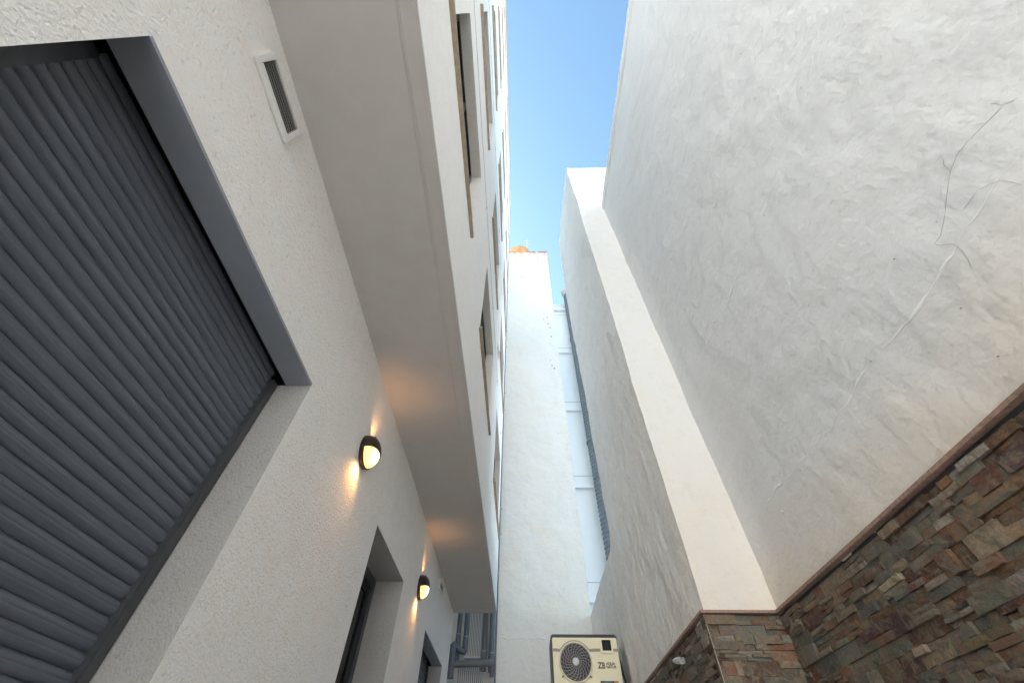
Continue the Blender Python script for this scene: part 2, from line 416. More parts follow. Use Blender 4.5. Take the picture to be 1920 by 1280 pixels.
for i in range(4): mb.box(fx(4.6)+.0122, fx(4.6)+.014, 4.5, 4.77, 5.36+.032*i, 5.378+.032*i)
mb.build('slot', DARKGAP, vg)

def grille(name, label, x, y0, y1, z0, z1, n, fl=.024):
    o = thing(name, label, 'vent', (x, (y0+y1)/2, (z0+z1)/2), 'vent grilles on the ground floor wall')
    X0, X1 = x+.001, x+.019
    mb = MB(); iy0, iy1, iz0, iz1 = y0+fl, y1-fl, z0+fl*1.3, z1-fl*1.3
    mb.box(X0, X1, y0, iy0, z0, z1); mb.box(X0, X1, iy1, y1, z0, z1)
    mb.box(X0, X1, iy0, iy1, z0, iz0); mb.box(X0, X1, iy0, iy1, iz1, z1)
    mb.build('frame', WHITE, o, bevel=.0025)
    mb = MB(); mb.box(X0-.0005, X0+.001, iy0, iy1, iz0, iz1); mb.build('dark_back', DARKGAP, o)
    h = (iz1-iz0)/n
    for i in range(n-1):
        zc = iz0+h*(i+1)
        mb = MB(); mb.add([(X1-.0068, iy0, zc+.0), (X1-.002, iy0, zc-.0010), (X1-.002, iy0, zc+.0008), (X1-.0068, iy0, zc+.002),
                           (X1-.0068, iy1, zc+.0), (X1-.002, iy1, zc-.0010), (X1-.002, iy1, zc+.0008), (X1-.0068, iy1, zc+.002)],
                          [(0, 1, 2, 3), (4, 7, 6, 5), (0, 4, 5, 1), (1, 5, 6, 2), (2, 6, 7, 3), (3, 7, 4, 0)])
        mb.build('vane', SLATM, o)
    return o
grille('vent_grille', 'white rectangular vent grille with dark slots on the rendered wall above the big shuttered window', -1, .12, .425, 1.865, 2.035, 6)
grille('vent_grille', 'small vent grille on the wall just past the far lit lamp, near the soffit', -1, 5.42, 5.68, 1.93, 2.04, 5, .016)

# ------------------------------------------------------------------ wall lamps
def make_lamp(label, loc):
    o = thing('wall_lamp', label, 'wall lamp', loc, 'round eyelid wall lamps on the left wall')
    R = .107; c = Vector(loc)
    mb = MB(); mb.lathe([(0, .001), (R, .001), (R, .018), (R*.95, .022), (0, .022)], c, (1, 0, 0), 48); mb.build('back_plate', BRONZE, o, smooth=True)
    # dome profile from rim to nose
    D = .078
    def prof(k, s=1.0): return [(R*s*math.cos(k_*math.pi/2/10)**.9, .02+D*s*math.sin(k_*math.pi/2/10)) for k_ in range(0, 11)]
    def dome(mb, s, cut, upper, thick=0):
        """part of the dome above / below a tilted cut plane through the rim"""
        n = 48; pr = prof(0, s)
        rings = []
        for j, (r, h) in enumerate(pr):
            ring = []
            for k in range(n):
                t = 2*math.pi*k/n
                y = r*math.sin(t); z = r*math.cos(t); lim = cut-.024+.32*h
                if upper: z = max(z, lim)
                else: z = min(z, lim+.002)
                ring.append(c+Vector((h, y, z)))
            rings.append(ring)
        vs = [q for rg in rings for q in rg]
        fs = [(i*n+k, i*n+(k+1) % n, (i+1)*n+(k+1) % n, (i+1)*n+k) for i in range(len(pr)-1) for k in range(n)]
        mb.add(vs, fs)
    mb = MB(); dome(mb, 1.0, -.008, True); mb.build('hood', BRONZE, o, smooth=True)
    mb = MB(); dome(mb, .93, -.006, False); mb.build('glass', LAMPGLASS, o, smooth=True, loc=loc)
    # thin rim that frames the glass round the lower half
    mb = MB(); pts = []
    for k in range(25):
        t = math.pi*k/24+math.pi/2
        pts.append(c+Vector((.024, R*.97*math.sin(t), R*.97*math.cos(t))))
    mb.tube(pts, .006, 8)
    mb.tube([c+Vector((.02+D*math.sin(a_)*1.0, 0.0, -R*.99*math.cos(a_)**.75)) for a_ in [i*math.pi/2/12 for i in range(12)]], .003, 6) if False else None
    mb.build('rim', BRONZE, o, smooth=True)
    mb = MB(); mb.lathe([(0, .0), (.005, 0), (.005, .004), (0, .004)], c+Vector((.05, -.03, .095)), (.4, -.2, .9), 10); mb.build('screw', DARKGAP, o)
    # the bulb's own light: down over the wall and up through the slot behind the hood
    for nm, off, d, e, sz in (('lamp_light_down', (.045, -.03, -.13), (-.55, -.25, -1), .85, 2.3), ('lamp_light_up', (.030, .0, .128), (.10, .10, 1), .65, 1.9)):
        l = bpy.data.lights.new(nm, 'SPOT'); l.energy = e; l.color = (1, .46, .13); l.spot_size = sz; l.spot_blend = 1.0; l.shadow_soft_size = .035
        lo = bpy.data.objects.new(nm, l); COL.objects.link(lo); lo.parent = o; lo.location = off
        lo.rotation_euler = (-Vector(d)).to_track_quat('Z', 'Y').to_euler()
    return o
make_lamp('nearer lit half-round bronze wall lamp glowing between the big shuttered window and the door', (-1, 2.2, 1.575))
make_lamp('farther lit half-round bronze wall lamp glowing past the door, above the far shuttered window', (-1, 4.41, 1.575))

# ------------------------------------------------------------------ right neighbour building
nb = thing('neighbour_building', 'old white plastered building on the right with a stepped taller block', 'building', (3, 0, GZ))
XR = 1.617; YC = 2.955; XI = 1.155
def rz(y): return 7.54+.05*max(-6, y)
def frange(a, b, st):
    n = max(1, round((b-a)/st)); return [a+(b-a)*i/n for i in range(n+1)]
def sheet(mb, fn, us, vs):
    n = len(vs); pts = [disp(fn(u, v)) for u in us for v in vs]
    mb.add(pts, [(i*n+j, (i+1)*n+j, (i+1)*n+j+1, i*n+j+1) for i in range(len(us)-1) for j in range(n-1)])
mb = MB()
sheet(mb, lambda y, s: (XR, y, .90+(rz(y)-.90)*s), frange(-6, YC, .06), frange(0, 1, .0095))
mb.build('side_wall', PL_R, nb, smooth=True)
# parapet cap strip, a little proud
mb = MB()
ys = frange(-6, YC-.004, .25); cs = []
for y in ys:
    d = disp((XR, y, rz(y)))-Vector((XR, y, rz(y)))
    cs.append([Vector((XR-.022, y, rz(y)-.16))+d, Vector((XR-.022, y, rz(y)+.03))+d, Vector((XR+.25, y, rz(y)+.03))+d, Vector((XR+.02, y, rz(y)-.16))+d])
vs = [q for c in cs for q in c]
mb.add(vs, [(i*4+k, i*4+(k+1) % 4, (i+1)*4+(k+1) % 4, (i+1)*4+k) for i in range(len(cs)-1) for k in range(4)]+[(0, 1, 2, 3), tuple((len(cs)-1)*4+k for k in range(4))])
mb.build('parapet_cap', PL_RET, nb)
mb = MB(); mb.quad((XR+.1, -6, 7.1), (XR+.1, YC-.004, 7.1), (8, YC-.004, 7.1), (8, -6, 7.1))
mb.quad((XR+.1, -6, GZ), (XR+.1, -6, 7.3), (8, -6, 7.3), (8, -6, GZ))
mb.build('roof', GROUND, nb)
# stepped block: return face and inner face (silhouette surveyed from the photo)
ZT0 = 10.12
mb = MB(); sheet(mb, lambda x, s: (x, YC, .90+(ZT0+.0*x-.90)*s), frange(XI, 3.6, .06), frange(0, 1, .008))
mb.build('return_wall', PL_RET, nb, smooth=True)
EDGE = [(10.72, 5.07), (10.16, 5.22), (9.11, 5.34), (8.46, 5.36), (6.7, 5.44), (6.5, 5.36), (5.3, 5.28), (4.74, 5.31), (4.55, 5.27), (4.06, 5.34), (3.4, 5.30), (2.54, 5.27), (2.36, 5.42)]
def far(z):
    for (za, ya), (zb, yb) in zip(EDGE, EDGE[1:]):
        if zb <= z <= za: return ya+(yb-ya)*(za-z)/(za-zb)
    return EDGE[0][1] if z > EDGE[0][0] else EDGE[-1][1]
ZLOW = 2.37
zs = frange(.90, ZLOW, .06)+frange(ZLOW, 10.12, .06)[1:]
mb = MB(); us = frange(0, 1, .022)
n = len(zs); pts = []
for s in us:
    for z in zs:
        j = .012*noise.noise(Vector((3, 1, z*9)))*s
        pts.append(disp((XI, YC+(far(max(z, 2.36))+j-YC)*s, z)))
mb.add(pts, [(i*n+j, (i+1)*n+j, (i+1)*n+j+1, i*n+j+1) for i in range(len(us)-1) for j in range(n-1)])
# raised parapet wedge on top
tw = [(YC, 10.12), (3.89, 10.44), (5.07, 10.72)]
for i in range(12):
    sa, sb = i/12, (i+1)/12
    def top(s): 
        y = YC+(5.2-YC)*s; return 10.12+.60*min(1, (y-YC)/2.12)**.95
    def bt(s): return YC+(far(10.12)-YC)*s
    def tp(s): return YC+(far(10.72)-YC)*s
    mb.quad(disp((XI, bt(sa), 10.12)), disp((XI, bt(sb), 10.12)), disp((XI, tp(sb), top(sb))), disp((XI, tp(sa), top(sa)+.001)))
# far end of the block and its top
m2 = [disp((XI, far(max(z, 2.36)), z)) for z in zs]
for i in range(len(m2)-1):
    a, c = m2[i], m2[i+1]
    if zs[i] >= ZLOW-.01: mb.quad(a, c, c+Vector((2.4, .02, 0)), a+Vector((2.4, .02, 0)))
mb.quad(disp((XI, far(10.12), 10.12)), disp((XI, far(10.72), 10.72)), Vector((3.6, 5.1, 10.70)), Vector((3.6, 5.3, 10.12)))
mb.quad(disp((XI, YC, 10.12)), disp((XI, far(10.72), 10.72)), Vector((3.6, 5.1, 10.72)), Vector((3.6, YC, 10.12)))
mb.build('inner_wall', PL_IN, nb, smooth=False).data.polygons.foreach_set('use_smooth', [True]*len(mb.f))
# low yard wall up to the tower
mb = MB(); sheet(mb, lambda y, s: (XI+.0, y, .90+(ZLOW-.90)*s), frange(5.40, 7.81, .06), frange(0, 1, .05))
mb.quad((XI, 5.40, ZLOW), (XI, 7.81, ZLOW), (XI+.16, 7.81, ZLOW), (XI+.16, 5.40, ZLOW))
mb.quad((XI+.16, 5.40, .9), (XI+.16, 7.81, .9), (XI+.16, 7.81, ZLOW), (XI+.16, 5.40, ZLOW))
mb.build('yard_wall', PL_IN, nb, smooth=True)

# repaired cracks: raised filler beads on the plaster
F_ = F
def ray(u, v): return rt2*((u-960)/F_)-up2*((v-640)/F_)+fw
def on_x(u, v, x): d = ray(u, v); return d*(x/d.x)
def on_y(u, v, y): d = ray(u, v); return d*(y/d.y)
def densify(pts, step, jit, seed, fixed):
    out = []; rnd = random.Random(seed)
    for a, c in zip(pts, pts[1:]):
        n = max(1, int((c-a).length/step))
        for i in range(n):
            p = a.lerp(c, i/n)
            j = nvec(p, 9)*jit+nvec(p, 40)*jit*.35; j[fixed] = 0; out.append(p+j)
    out.append(pts[-1]); return out
def bead(pts, r, name, m, parent, axis, seed, jit=.012, lift=0):
    q = densify(pts, .02, jit, seed, axis)
    q = [disp(p) for p in q]; rnd = random.Random(seed+1)
    rs = [r*max(.08, .15+1.9*abs(noise.noise(Vector((i*.13, seed, 0)))))*min(1, .2+i/6, .2+(len(q)-1-i)/6) for i in range(len(q))]
    nrm = Vector((1, 0, 0)) if axis == 0 else Vector((0, 1, 0))
    off = nrm*(-lift)
    mb = MB(); mb.tube([p+off for p in q], rs, 8, flat=nrm); return mb.build(name, m, parent, smooth=True)
C1 = [(1543, 23), (1516, 152), (1492, 234), (1461, 297), (1438, 367), (1399, 461), (1387, 496), (1364, 572), (1340, 603), (1325, 654)]
C2 = [(1918, 281), (1875, 344), (1825, 410), (1797, 449), (1786, 486), (1758, 513), (1727, 576), (1711, 594), (1684, 623), (1657, 654), (1645, 673)]
C3 = [(1629, 681), (1606, 712), (1586, 759), (1567, 791), (1545, 815), (1512, 857), (1490, 880), (1469, 900), (1441, 935), (1422, 963)]
for i, c in enumerate((C1, C2, C3)):
    bead([on_x(u, v, XR) for u, v in c], .0105, 'crack_filler', PL_X, nb, 0, 10+i, jit=.02)
bead([on_x(u, v, XR) for u, v in [(1727, 576), (1700, 585), (1672, 600)]], .006, 'crack_filler', PL_X, nb, 0, 21)
bead([on_x(u, v, XR) for u, v in [(1620, 812), (1650, 815), (1690, 817)]], .004, 'crack_filler', PL_X, nb, 0, 22)
W = [[(1910, 184), (1899, 191), (1880, 199), (1868, 193), (1862, 196)], [(1880, 203), (1836, 250), (1797, 293), (1783, 324), (1777, 363), (1774, 406), (1766, 441), (1754, 457), (1770, 459), (1788, 456)],
     [(1770, 297), (1772, 312), (1783, 321)], [(1918, 346), (1883, 340), (1860, 347), (1836, 358), (1818, 380), (1810, 391)], [(1788, 455), (1805, 468), (1817, 488), (1822, 503)]]
mb = MB()
for i, c in enumerate(W):
    q = densify([on_x(u, v, XR) for u, v in c], .015, .004, i, 0)
    mb = MB(); mb.tube([disp(p)-Vector((.001, 0, 0)) for p in q], [.0006*(1 if k % 7 else .4) for k in range(len(q))], 5); mb.build('dead_tendril', WIRE, nb)
# lumps, chips and nail holes on the plaster
rnd = random.Random(5); mb = MB()
for k in range(34):
    y = rnd.uniform(.2, 2.8); z = rnd.uniform(1.1, 6.5); p = disp((XR, y, z)); r = rnd.uniform(.004, .011)
    mb = MB(); mb.lathe([(r*1.0, 0), (r*.7, .003), (0, .0045)], p, (-1, 0, 0), 8); mb.build('plaster_lump', PL_R, nb, smooth=True)
mb = MB()
for k in range(16):
    y = rnd.uniform(.3, 2.8); z = rnd.uniform(1.1, 4.5); p = disp((XR, y, z)); r = rnd.uniform(.0018, .0035)
    mb = MB(); mb.lathe([(r, .0), (r, .002), (0, .002)], p, (-1, 0, 0), 7); mb.build('nail', WIRE, nb)
for u, v in [(1680, 484), (1430, 403), (1634, 677), (1800, 575), (1876, 665)]:
    p = disp(on_x(u, v, XR)); mb = MB(); mb.lathe([(.0035, 0), (.0035, .003), (0, .003)], p, (-1, 0, 0), 7); mb.build('nail', WIRE, nb)

# ------------------------------------------------------------------ unseen block behind the camera, added to bounce sun into the alley
hb = thing('reflector', 'unseen white block added behind the viewpoint to bounce sunlight into the alley', 'reflector', (0, -10, GZ))
mb = MB(); mb.box(-12, 9, -14, -9, GZ, 15); mb.build('wall', PL_B, hb)
# ------------------------------------------------------------------ stone clad lower wall
sw = thing('stone_wall', 'garden wall clad in rough multicoloured slate ledger stone under a brown coping', 'wall', (1.7, 0, GZ))
PAL = [(.115, .125, .105), (.085, .095, .09), (.15, .135, .10), (.18, .14, .085), (.16, .085, .045), (.11, .05, .032), (.075, .035, .035), (.13, .08, .05), (.17, .13, .09), (.23, .20, .15), (.12, .115, .095), (.13, .13, .105), (.14, .075, .045), (.25, .23, .20), (.15, .14, .12), (.12, .12, .10)]
def cladding(fn, L0, L1, z0, z1, seed, name='stone_cladding'):
    """fn(u, z, out) -> point; out is distance proud of the wall"""
    rnd = random.Random(seed); V = []; Fc = []; C = []
    z = z1
    while z > z0:
        H = rnd.choice([.052, .06, .068, .075]); 
        u = L0-rnd.uniform(0, .1)
        while u < L1:
            wd = rnd.uniform(.12, .34); split = rnd.choice([1, 1, 2, 2, 2, 3]) 
            hs = [1.0] if split == 1 else ([.5+rnd.uniform(-.12, .12)] if split == 2 else [.33, .34])
            if split == 2: hs = [hs[0], 1-hs[0]]
            if split == 3: hs = [.33, .34, .33]
            zt = z
            for h in hs:
                uu = u
                while uu < u+wd-.001:
                    w2 = rnd.uniform(.05, .21)*(1.0 if split > 1 else 1.3)
                    if u+wd-(uu+w2) < .035: w2 = u+wd-uu
                    a0, a1 = max(uu, L0), min(uu+w2, L1); b1 = zt; b0 = zt-H*h
                    if a1-a0 > .004:
                        out = rnd.choice([.004, .007, .010, .014, .018, .024])+rnd.uniform(-.002, .002)
                        col = rnd.choice(PAL); k = rnd.uniform(.6, 1.4); col = tuple(c*k*rnd.uniform(.93, 1.07) for c in col)
                        nx = max(2, int((a1-a0)/.028)+1); nz = 3; g = .0008; base = len(V)
                        t1, t2 = rnd.uniform(-.004, .004), rnd.uniform(-.003, .003); sd = rnd.uniform(0, 50)
                        for ix in range(nx):
                            for iz in range(nz):
                                fu, fz = ix/(nx-1), iz/(nz-1)
                                pu = a0+g+(a1-a0-2*g)*fu; pz = b0+g+(b1-b0-2*g)*fz
                                nn = noise.noise(Vector((pu*28, pz*40, sd)))*.0035+noise.noise(Vector((pu*90, pz*110, sd)))*.002
                                edge = ix in (0, nx-1) or iz in (0, nz-1)
                                jj = noise.noise(Vector((pu*60, pz*60, sd+9)))*.0022 if edge and L0+.01 < pu < L1-.01 else 0
                                V.append(fn(pu+jj*(ix in (0, nx-1)), pz+jj, max(.002, out+nn+t1*(fu-.5)*2+t2*(fz-.5)*2-(.0018 if edge else 0))))
                        for ix in range(nx-1):
                            for iz in range(nz-1):
                                q = base+ix*nz+iz; Fc.append((q, q+nz, q+nz+1, q+1)); C.append(col)
                        ring = [base+ix*nz for ix in range(nx)]+[base+(nx-1)*nz+iz for iz in range(1, nz)]+[base+ix*nz+nz-1 for ix in range(nx-2, -1, -1)]+[base+iz for iz in range(nz-2, 0, -1)]
                        b2 = len(V)
                        for r_ in ring:
                            p = V[r_]; q = fn(0, 0, 0); V.append(None)
                        # back ring: same position pushed to the wall face
                        for i_, r_ in enumerate(ring):
                            ix, iz = (r_-base)//nz, (r_-base) % nz
                            pu = a0+g+(a1-a0-2*g)*ix/(nx-1); pz = b0+g+(b1-b0-2*g)*iz/(nz-1)
                            V[b2+i_] = fn(pu, pz, -.004)
                        m_ = len(ring)
                        for i_ in range(m_):
                            Fc.append((ring[i_], ring[(i_+1) % m_], b2+(i_+1) % m_, b2+i_)); C.append(tuple(c*.8 for c in col))
                    uu += w2
                zt -= H*h
            u += wd
        z -= H
    me = bpy.data.meshes.new(name); me.from_pydata([tuple(v) for v in V], [], Fc); me.update()
    ca = me.color_attributes.new('Col', 'FLOAT_COLOR', 'CORNER')
    buf = []
    for p, c in zip(me.polygons, C): buf += [c[0], c[1], c[2], 1]*p.loop_total
    ca.data.foreach_set('color', buf)
    bm = bmesh.new(); bm.from_mesh(me); bmesh.ops.recalc_face_normals(bm, faces=bm.faces); bm.to_mesh(me); bm.free()
    me.materials.append(STONE); o = bpy.data.objects.new(name, me); COL.objects.link(o)
    o.parent = sw; o.location = -world_loc(sw); return o
ZK = .884
SX, SY, SI = XR-.004, YC-.004, XI-.004        # wall faces behind the stones
cladding(lambda u, z, o: (SX-o, u, z), -2.6, SY-.002, GZ+.02, ZK, 1)
cladding(lambda u, z, o: (u, SY-o, z), SI-.020, SX-.004, GZ+.02, .899, 2)
cladding(lambda u, z, o: (SI-o, u, z), SY-.018, 7.8, .0, .892, 3)
mb = MB()      # dark mortar backing
mb.box(SX, SX+.2, -6, SY, GZ, .904); mb.box(SI+.002, SX+.19, SY+.001, SY+.2, GZ, .9046); mb.box(SI, SI+.2, SY+.201, 7.8, GZ, .904)
mb.build('mortar_backing', COPING_D, sw)
mb = MB(); mb.box(SI-.020, SI-.015, SY-.023, SY-.017, GZ, .895); mb.build('corner_trim', m_plain('pale grout', (.33, .31, .27), .8), sw)
# coping, mitred
o_, t0, t1 = .034, .905, .921
A = [(SX-o_, -6), (SX-o_, SY-o_), (SI-o_, SY-o_), (SI-o_, 7.79)]
B = [(XR+.02, -6), (XR+.02, YC+.02), (XI+.02, YC+.02), (XI+.02, 7.79)]
mb = MB()
for i in range(3):
    a, b2, c, d = A[i], A[i+1], B[i+1], B[i]
    vs = [(*p, t0) for p in (a, b2, c, d)]+[(*p, t1) for p in (a, b2, c, d)]
    mb.add(vs, [(0, 1, 2, 3), (4, 5, 6, 7), (0, 1, 5, 4), (1, 2, 6, 5), (2, 3, 7, 6), (3, 0, 4, 7)])
mb.build('coping', COPING, sw)

# small spotlight on the stone
sp = thing('spotlight', 'small steel spotlight fixed to the slate wall just under the coping', 'spotlight', (SI-.02, 3.52, .80))
mb = MB(); mb.lathe([(0, 0), (.020, 0), (.020, .012), (0, .012)], (SI-.020, 3.52, .80), (-1, 0, 0), 20); mb.build('base', STEEL, sp, smooth=True)
mb = MB(); mb.tube([(SI-.03, 3.52, .80), (SI-.055, 3.52, .805)], .008, 10); mb.build('arm', STEEL, sp, smooth=True)
mb = MB(); mb.lathe([(0, -.045), (.008, -.044), (.018, -.02), (.021, .020), (.019, .024), (0, .020)], (SI-.058, 3.53, .802), (.55, -.75, -.15), 24); mb.build('head', STEEL, sp, smooth=True)

# ------------------------------------------------------------------ back tower
YB = 7.8
tw = thing('tower_building', 'tall blank white wall closing the alley, rust stained at the top edge', 'building', (.4, 10, GZ))
mb = MB(); XL = -.43; XT = 1.157; ZT = 15.35
def xr_(z): return XT+.012*max(0, (z-8)/7)
sheet(mb, lambda x, z: (XL+(xr_(z)-XL)*x, YB, z), frange(0, 1, .04), frange(GZ, ZT, .07))
for xx in (XL, None):
    n0 = len(mb.v)
    zs2 = frange(GZ, ZT, .07)
    for i in range(len(zs2)-1):
        xa = XL if xx is not None else xr_(zs2[i]); xb_ = XL if xx is not None else xr_(zs2[i+1])
        a = disp((xa, YB, zs2[i])); c = disp((xb_, YB, zs2[i+1]))
        mb.quad(a, c, (c.x, 13, c.z), (a.x, 13, a.z))
mb.quad((XL, YB+.02, ZT-.02), (XT, YB+.02, ZT-.02), (XT, 13, ZT-.02), (XL, 13, ZT-.02))
mb.build('wall', PL_B, tw, smooth=True)
mb = MB(); rnd = random.Random(8); x = XL-.01
while x < XT:
    wv = rnd.uniform(.10, .16); h = rnd.uniform(.015, .05)
    if rnd.random() > .12: mb = MB(); mb.box(x, min(x+wv-.006, XT+.03), YB-.022-rnd.uniform(0, .012), YB+.25, ZT-.01, ZT+h); mb.build('roof_edge_tile', TILE, tw)
    x += wv
def zof(v, u=1010): return on_y(u, v, YB).z
for i, (v, ua, ub, r) in enumerate([(717, 950, 1047, .005), (795, 945, 1056, .010), (900, 945, 1068, .009), (977, 990, 1080, .006), (1023, 942, 1085, .010), (1195, 935, 1030, .018), (604, 955, 1020, .006)]):
    bead([on_y(u, v+(2.5 if k % 2 else -1), YB) for k, u in enumerate([ua+(ub-ua)*q/5 for q in range(6)])], r, 'crack_filler', PL_X, tw, 1, 40+i, jit=.02)
mb = MB(); rnd = random.Random(3)
for u, v in [(1021, 588), (1024, 595), (1020, 602), (1025, 610), (1028, 621), (1031, 629), (1033, 632), (1035, 645), (1036, 649), (1034, 679), (1033, 687), (1036, 690), (1029, 616), (976, 520), (979, 521)]:
    p = disp(on_y(u, v, YB)+Vector((rnd.uniform(-.05, .05), 0, rnd.uniform(-.12, .12)))); r = rnd.uniform(.008, .034); n = 7
    ring = [p+Vector((r*math.cos(2*math.pi*k/n)*rnd.uniform(.4, 1), -.003, 1.6*r*math.sin(2*math.pi*k/n)*rnd.uniform(.4, 1))) for k in range(n)]
    ring2 = [q+Vector((0, .02, 0)) for q in ring]
    mb = MB(); mb.add(ring+ring2, [tuple(range(n))]+[(k, (k+1) % n, n+(k+1) % n, n+k) for k in range(n)]); mb.build('chipped_plaster', CHIP, tw)
# thin stain line running down from the roof (an old lead strip)
# dish and aerial
ds = thing('satellite_dish', 'large orange dish on the roof of the tall white tower', 'dish', (.02, 8.45, ZT))
cdish = Vector((.06, 8.45, 16.22)); ax = Vector((-.12, .62, .78)).normalized()
mb = MB(); Rd = .53
mb.lathe([(r_*Rd, .16*r_*r_) for r_ in [i/12 for i in range(13)]]+[(Rd+.012, .165), (Rd+.012, .145)]+[(r_*Rd, .16*r_*r_-.012) for r_ in [i/12 for i in range(12, -1, -1)]], cdish, ax, 40)
mb.build('bowl', RUST, ds, smooth=True)
mb = MB(); mb.tube([(.06, 8.5, ZT-.02), (.06, 8.5, 16.1), cdish-ax*.02], .025, 10); mb.build('mast', CABLE, ds)
mb = MB(); mb.tube([cdish-Vector((0, 0, .2)), cdish+ax*.5], .010, 8); mb.lathe([(0, 0), (.03, 0), (.03, .08), (0, .08)], cdish+ax*.48, ax, 12); mb.build('feed_arm', CABLE, ds)
an = thing('tv_aerial', 'thin television aerial standing beside the orange roof dish', 'aerial', (.42, 9.0, ZT))
mb = MB(); mb.tube([(.42, 9.0, ZT-.02), (.42, 9.0, 18.55)], .012, 8); mb.build('mast', CABLE, an)
mb = MB()
for k in range(6):
    y = 8.7+.12*k; mb.tube([(.42-.16+.01*k, y, 18.35), (.42+.16-.01*k, y, 18.35)], .006, 6)
mb.tube([(.42, 8.62, 18.35), (.42, 9.38, 18.35)], .008, 6); mb.build('elements', CABLE, an)

# ------------------------------------------------------------------ light shaft between block and tower
shw = thing('shaft_wall', 'beige wall of the narrow light shaft behind the drain pipes', 'wall', (-1.2, 8, GZ))
mb = MB(); mb.box(XW, XL-.012, 8.0, 8.3, GZ, 16); mb.box(XW, XW+.25, 6.94, 7.999, GZ, 16); mb.build('wall', SHAFT, shw)
def screen(label, z0, z1, x0, x1, n, y):
    o = thing('slatted_screen', label, 'screen', ((x0+x1)/2, y, z0), 'slatted screens in the light shaft')
    for i in range(n):
        x = x0+(x1-x0)*i/(n-1); mb = MB(); mb.box(x-.0066, x+.0066, y-.012, y+.012, z0+.03, z1-.01); mb.build('slat', WHITE, o)
    mb = MB(); mb.box(x0-.02, x1+.02, y-.016, y+.016, z0, z0+.03); mb.box(x0-.02, x1+.02, y-.016, y+.016, z1-.01, z1+.02); mb.build('rail', WHITE, o)
    mb = MB(); mb.box(x0-.01, x1+.01, y+.06, y+.08, z0, z1); mb.build('backing', LINTEL, o)
    return o
screen('white slatted screen in the light shaft, its bottom rail just above the horizontal drain pipe', 1.80, 6.5, -.89, -.58, 13, 7.86)
screen('white slatted screen in the light shaft below the horizontal drain pipe', .2, 1.76, -.98, -.60, 13, 7.86)
def drain(label, pts, r, collars, cap=None, cr=None):
    o = thing('drain_pipe', label, 'pipe', pts[0], 'grey drain pipes in the light shaft')
    mb = MB(); q = []
    P = [Vector(p) for p in pts]
    for i, p in enumerate(P):
        if 0 < i < len(P)-1:
            a = (P[i-1]-p).normalized(); c = (P[i+1]-p).normalized(); d = .05
            for k in range(5):
                s = k/4; q.append(p+a*d*(1-s)**2+c*d*s*s)
        else: q.append(p)
    mb.tube(q, r, 18); mb.build('pipe', PIPE, o, smooth=True)
    for c in collars:
        c = Vector(c[:3]) if len(c) == 3 else Vector(c)
        mb = MB(); mb.lathe([(r, -.0), (r*1.18, .0), (r*1.18, .016), (r, .016)], c, (0, 0, 1), 20); mb.build('clip', PIPECOL, o, smooth=True)
        mb = MB(); mb.lathe([(r*.9, -.12), (r*1.12, -.12), (r*1.12, -.03), (r*.9, -.03)], c, (0, 0, 1), 20); mb.build('socket', PIPE, o, smooth=True)
    return o
def at(u, y, z): d = ray(u, 1200); return d.x*y/d.y
drain('leftmost vertical grey drain pipe in the light shaft', [(-.985, 7.62, 7), (-.985, 7.62, 1.72)], .038, [(-.985, 7.62, 2.04)])
drain('second vertical grey drain pipe from the left in the light shaft, turning into an elbow', [(-.865, 7.60, 7), (-.865, 7.60, 1.80), (-1.05, 7.50, 1.90)], .040, [(-.865, 7.60, 2.00)])
drain('third vertical grey drain pipe, passing behind the horizontal one in the light shaft', [(-.575, 7.66, 7), (-.575, 7.66, 1.60)], .043, [(-.575, 7.66, 1.83)])
drain('rightmost vertical grey drain pipe in the light shaft, beside the white tower wall', [(-.455, 7.62, 7), (-.455, 7.62, 1.58)], .043, [(-.455, 7.62, 1.80)])
drain('horizontal grey drain pipe crossing in front of the vertical ones in the light shaft', [(-1.02, 7.42, 1.63), (-.42, 7.46, 1.66), (-.42, 7.50, 1.50)], .045, [])
drain('short thick grey drain stub beside the end wall of the apartment block', [(-1.03, 7.4, 1.86), (-1.03, 7.4, 1.46)], .052, [])
dp = thing('downpipe', 'slim grey downpipe running up the corner between apartment block and white tower', 'pipe', (-.37, 7.2, GZ))
mb = MB(); mb.tube([(-.372, 7.2, GZ), (-.372, 7.2, 15.2)], .014, 12); mb.build('pipe', PIPE, dp, smooth=True)
for z in (3.42, 3.9, 6.3, 6.85, 8.6, 9.3, 11.4):
    mb = MB(); mb.lathe([(.014, 0), (.022, 0), (.022, .025), (.014, .025)], (-.372, 7.2, z), (0, 0, 1), 14); mb.box(-.372, -.335, 7.19, 7.21, z+.005, z+.02); mb.build('bracket', PIPECOL, dp, smooth=True)

# ------------------------------------------------------------------ white clad building beyond, and duct
wb = thing('clad_building', 'pale white panelled facade with thin ledges seen through the gap beside the tower', 'building', (2, 10, GZ))
mb = MB(); mb.box(.9, 2.9, 9.3, 12, GZ, 13.66); mb.build('wall', PANEL, wb)
for z in (13.28, 10.73, 8.12, 5.62, 3.1):
    mb = MB(); mb.box(.9, 1.875, 9.20, 9.299, z-.06, z+.04); mb.box(.9, 1.875, 9.18, 9.199, z-.085, z-.02); mb.build('ledge', PANEL, wb, bevel=.006)
mb = MB()
for z in (13.0, 11.0, 8.45, 5.92, 3.42): mb.box(.9, 1.875, 9.292, 9.299, z, z+.01)
mb.build('panel_joint', PIPECOL, wb)
mb = MB(); mb.box(.88, 2.9, 9.27, 12.01, 13.663, 13.70); mb.build('roof_edge', WHITE, wb)
du = thing('exhaust_duct', 'tall corrugated metal exhaust duct with round cap behind the right wall', 'duct', (1.99, 9.08, GZ))
mb = MB(); pr = []; z = GZ
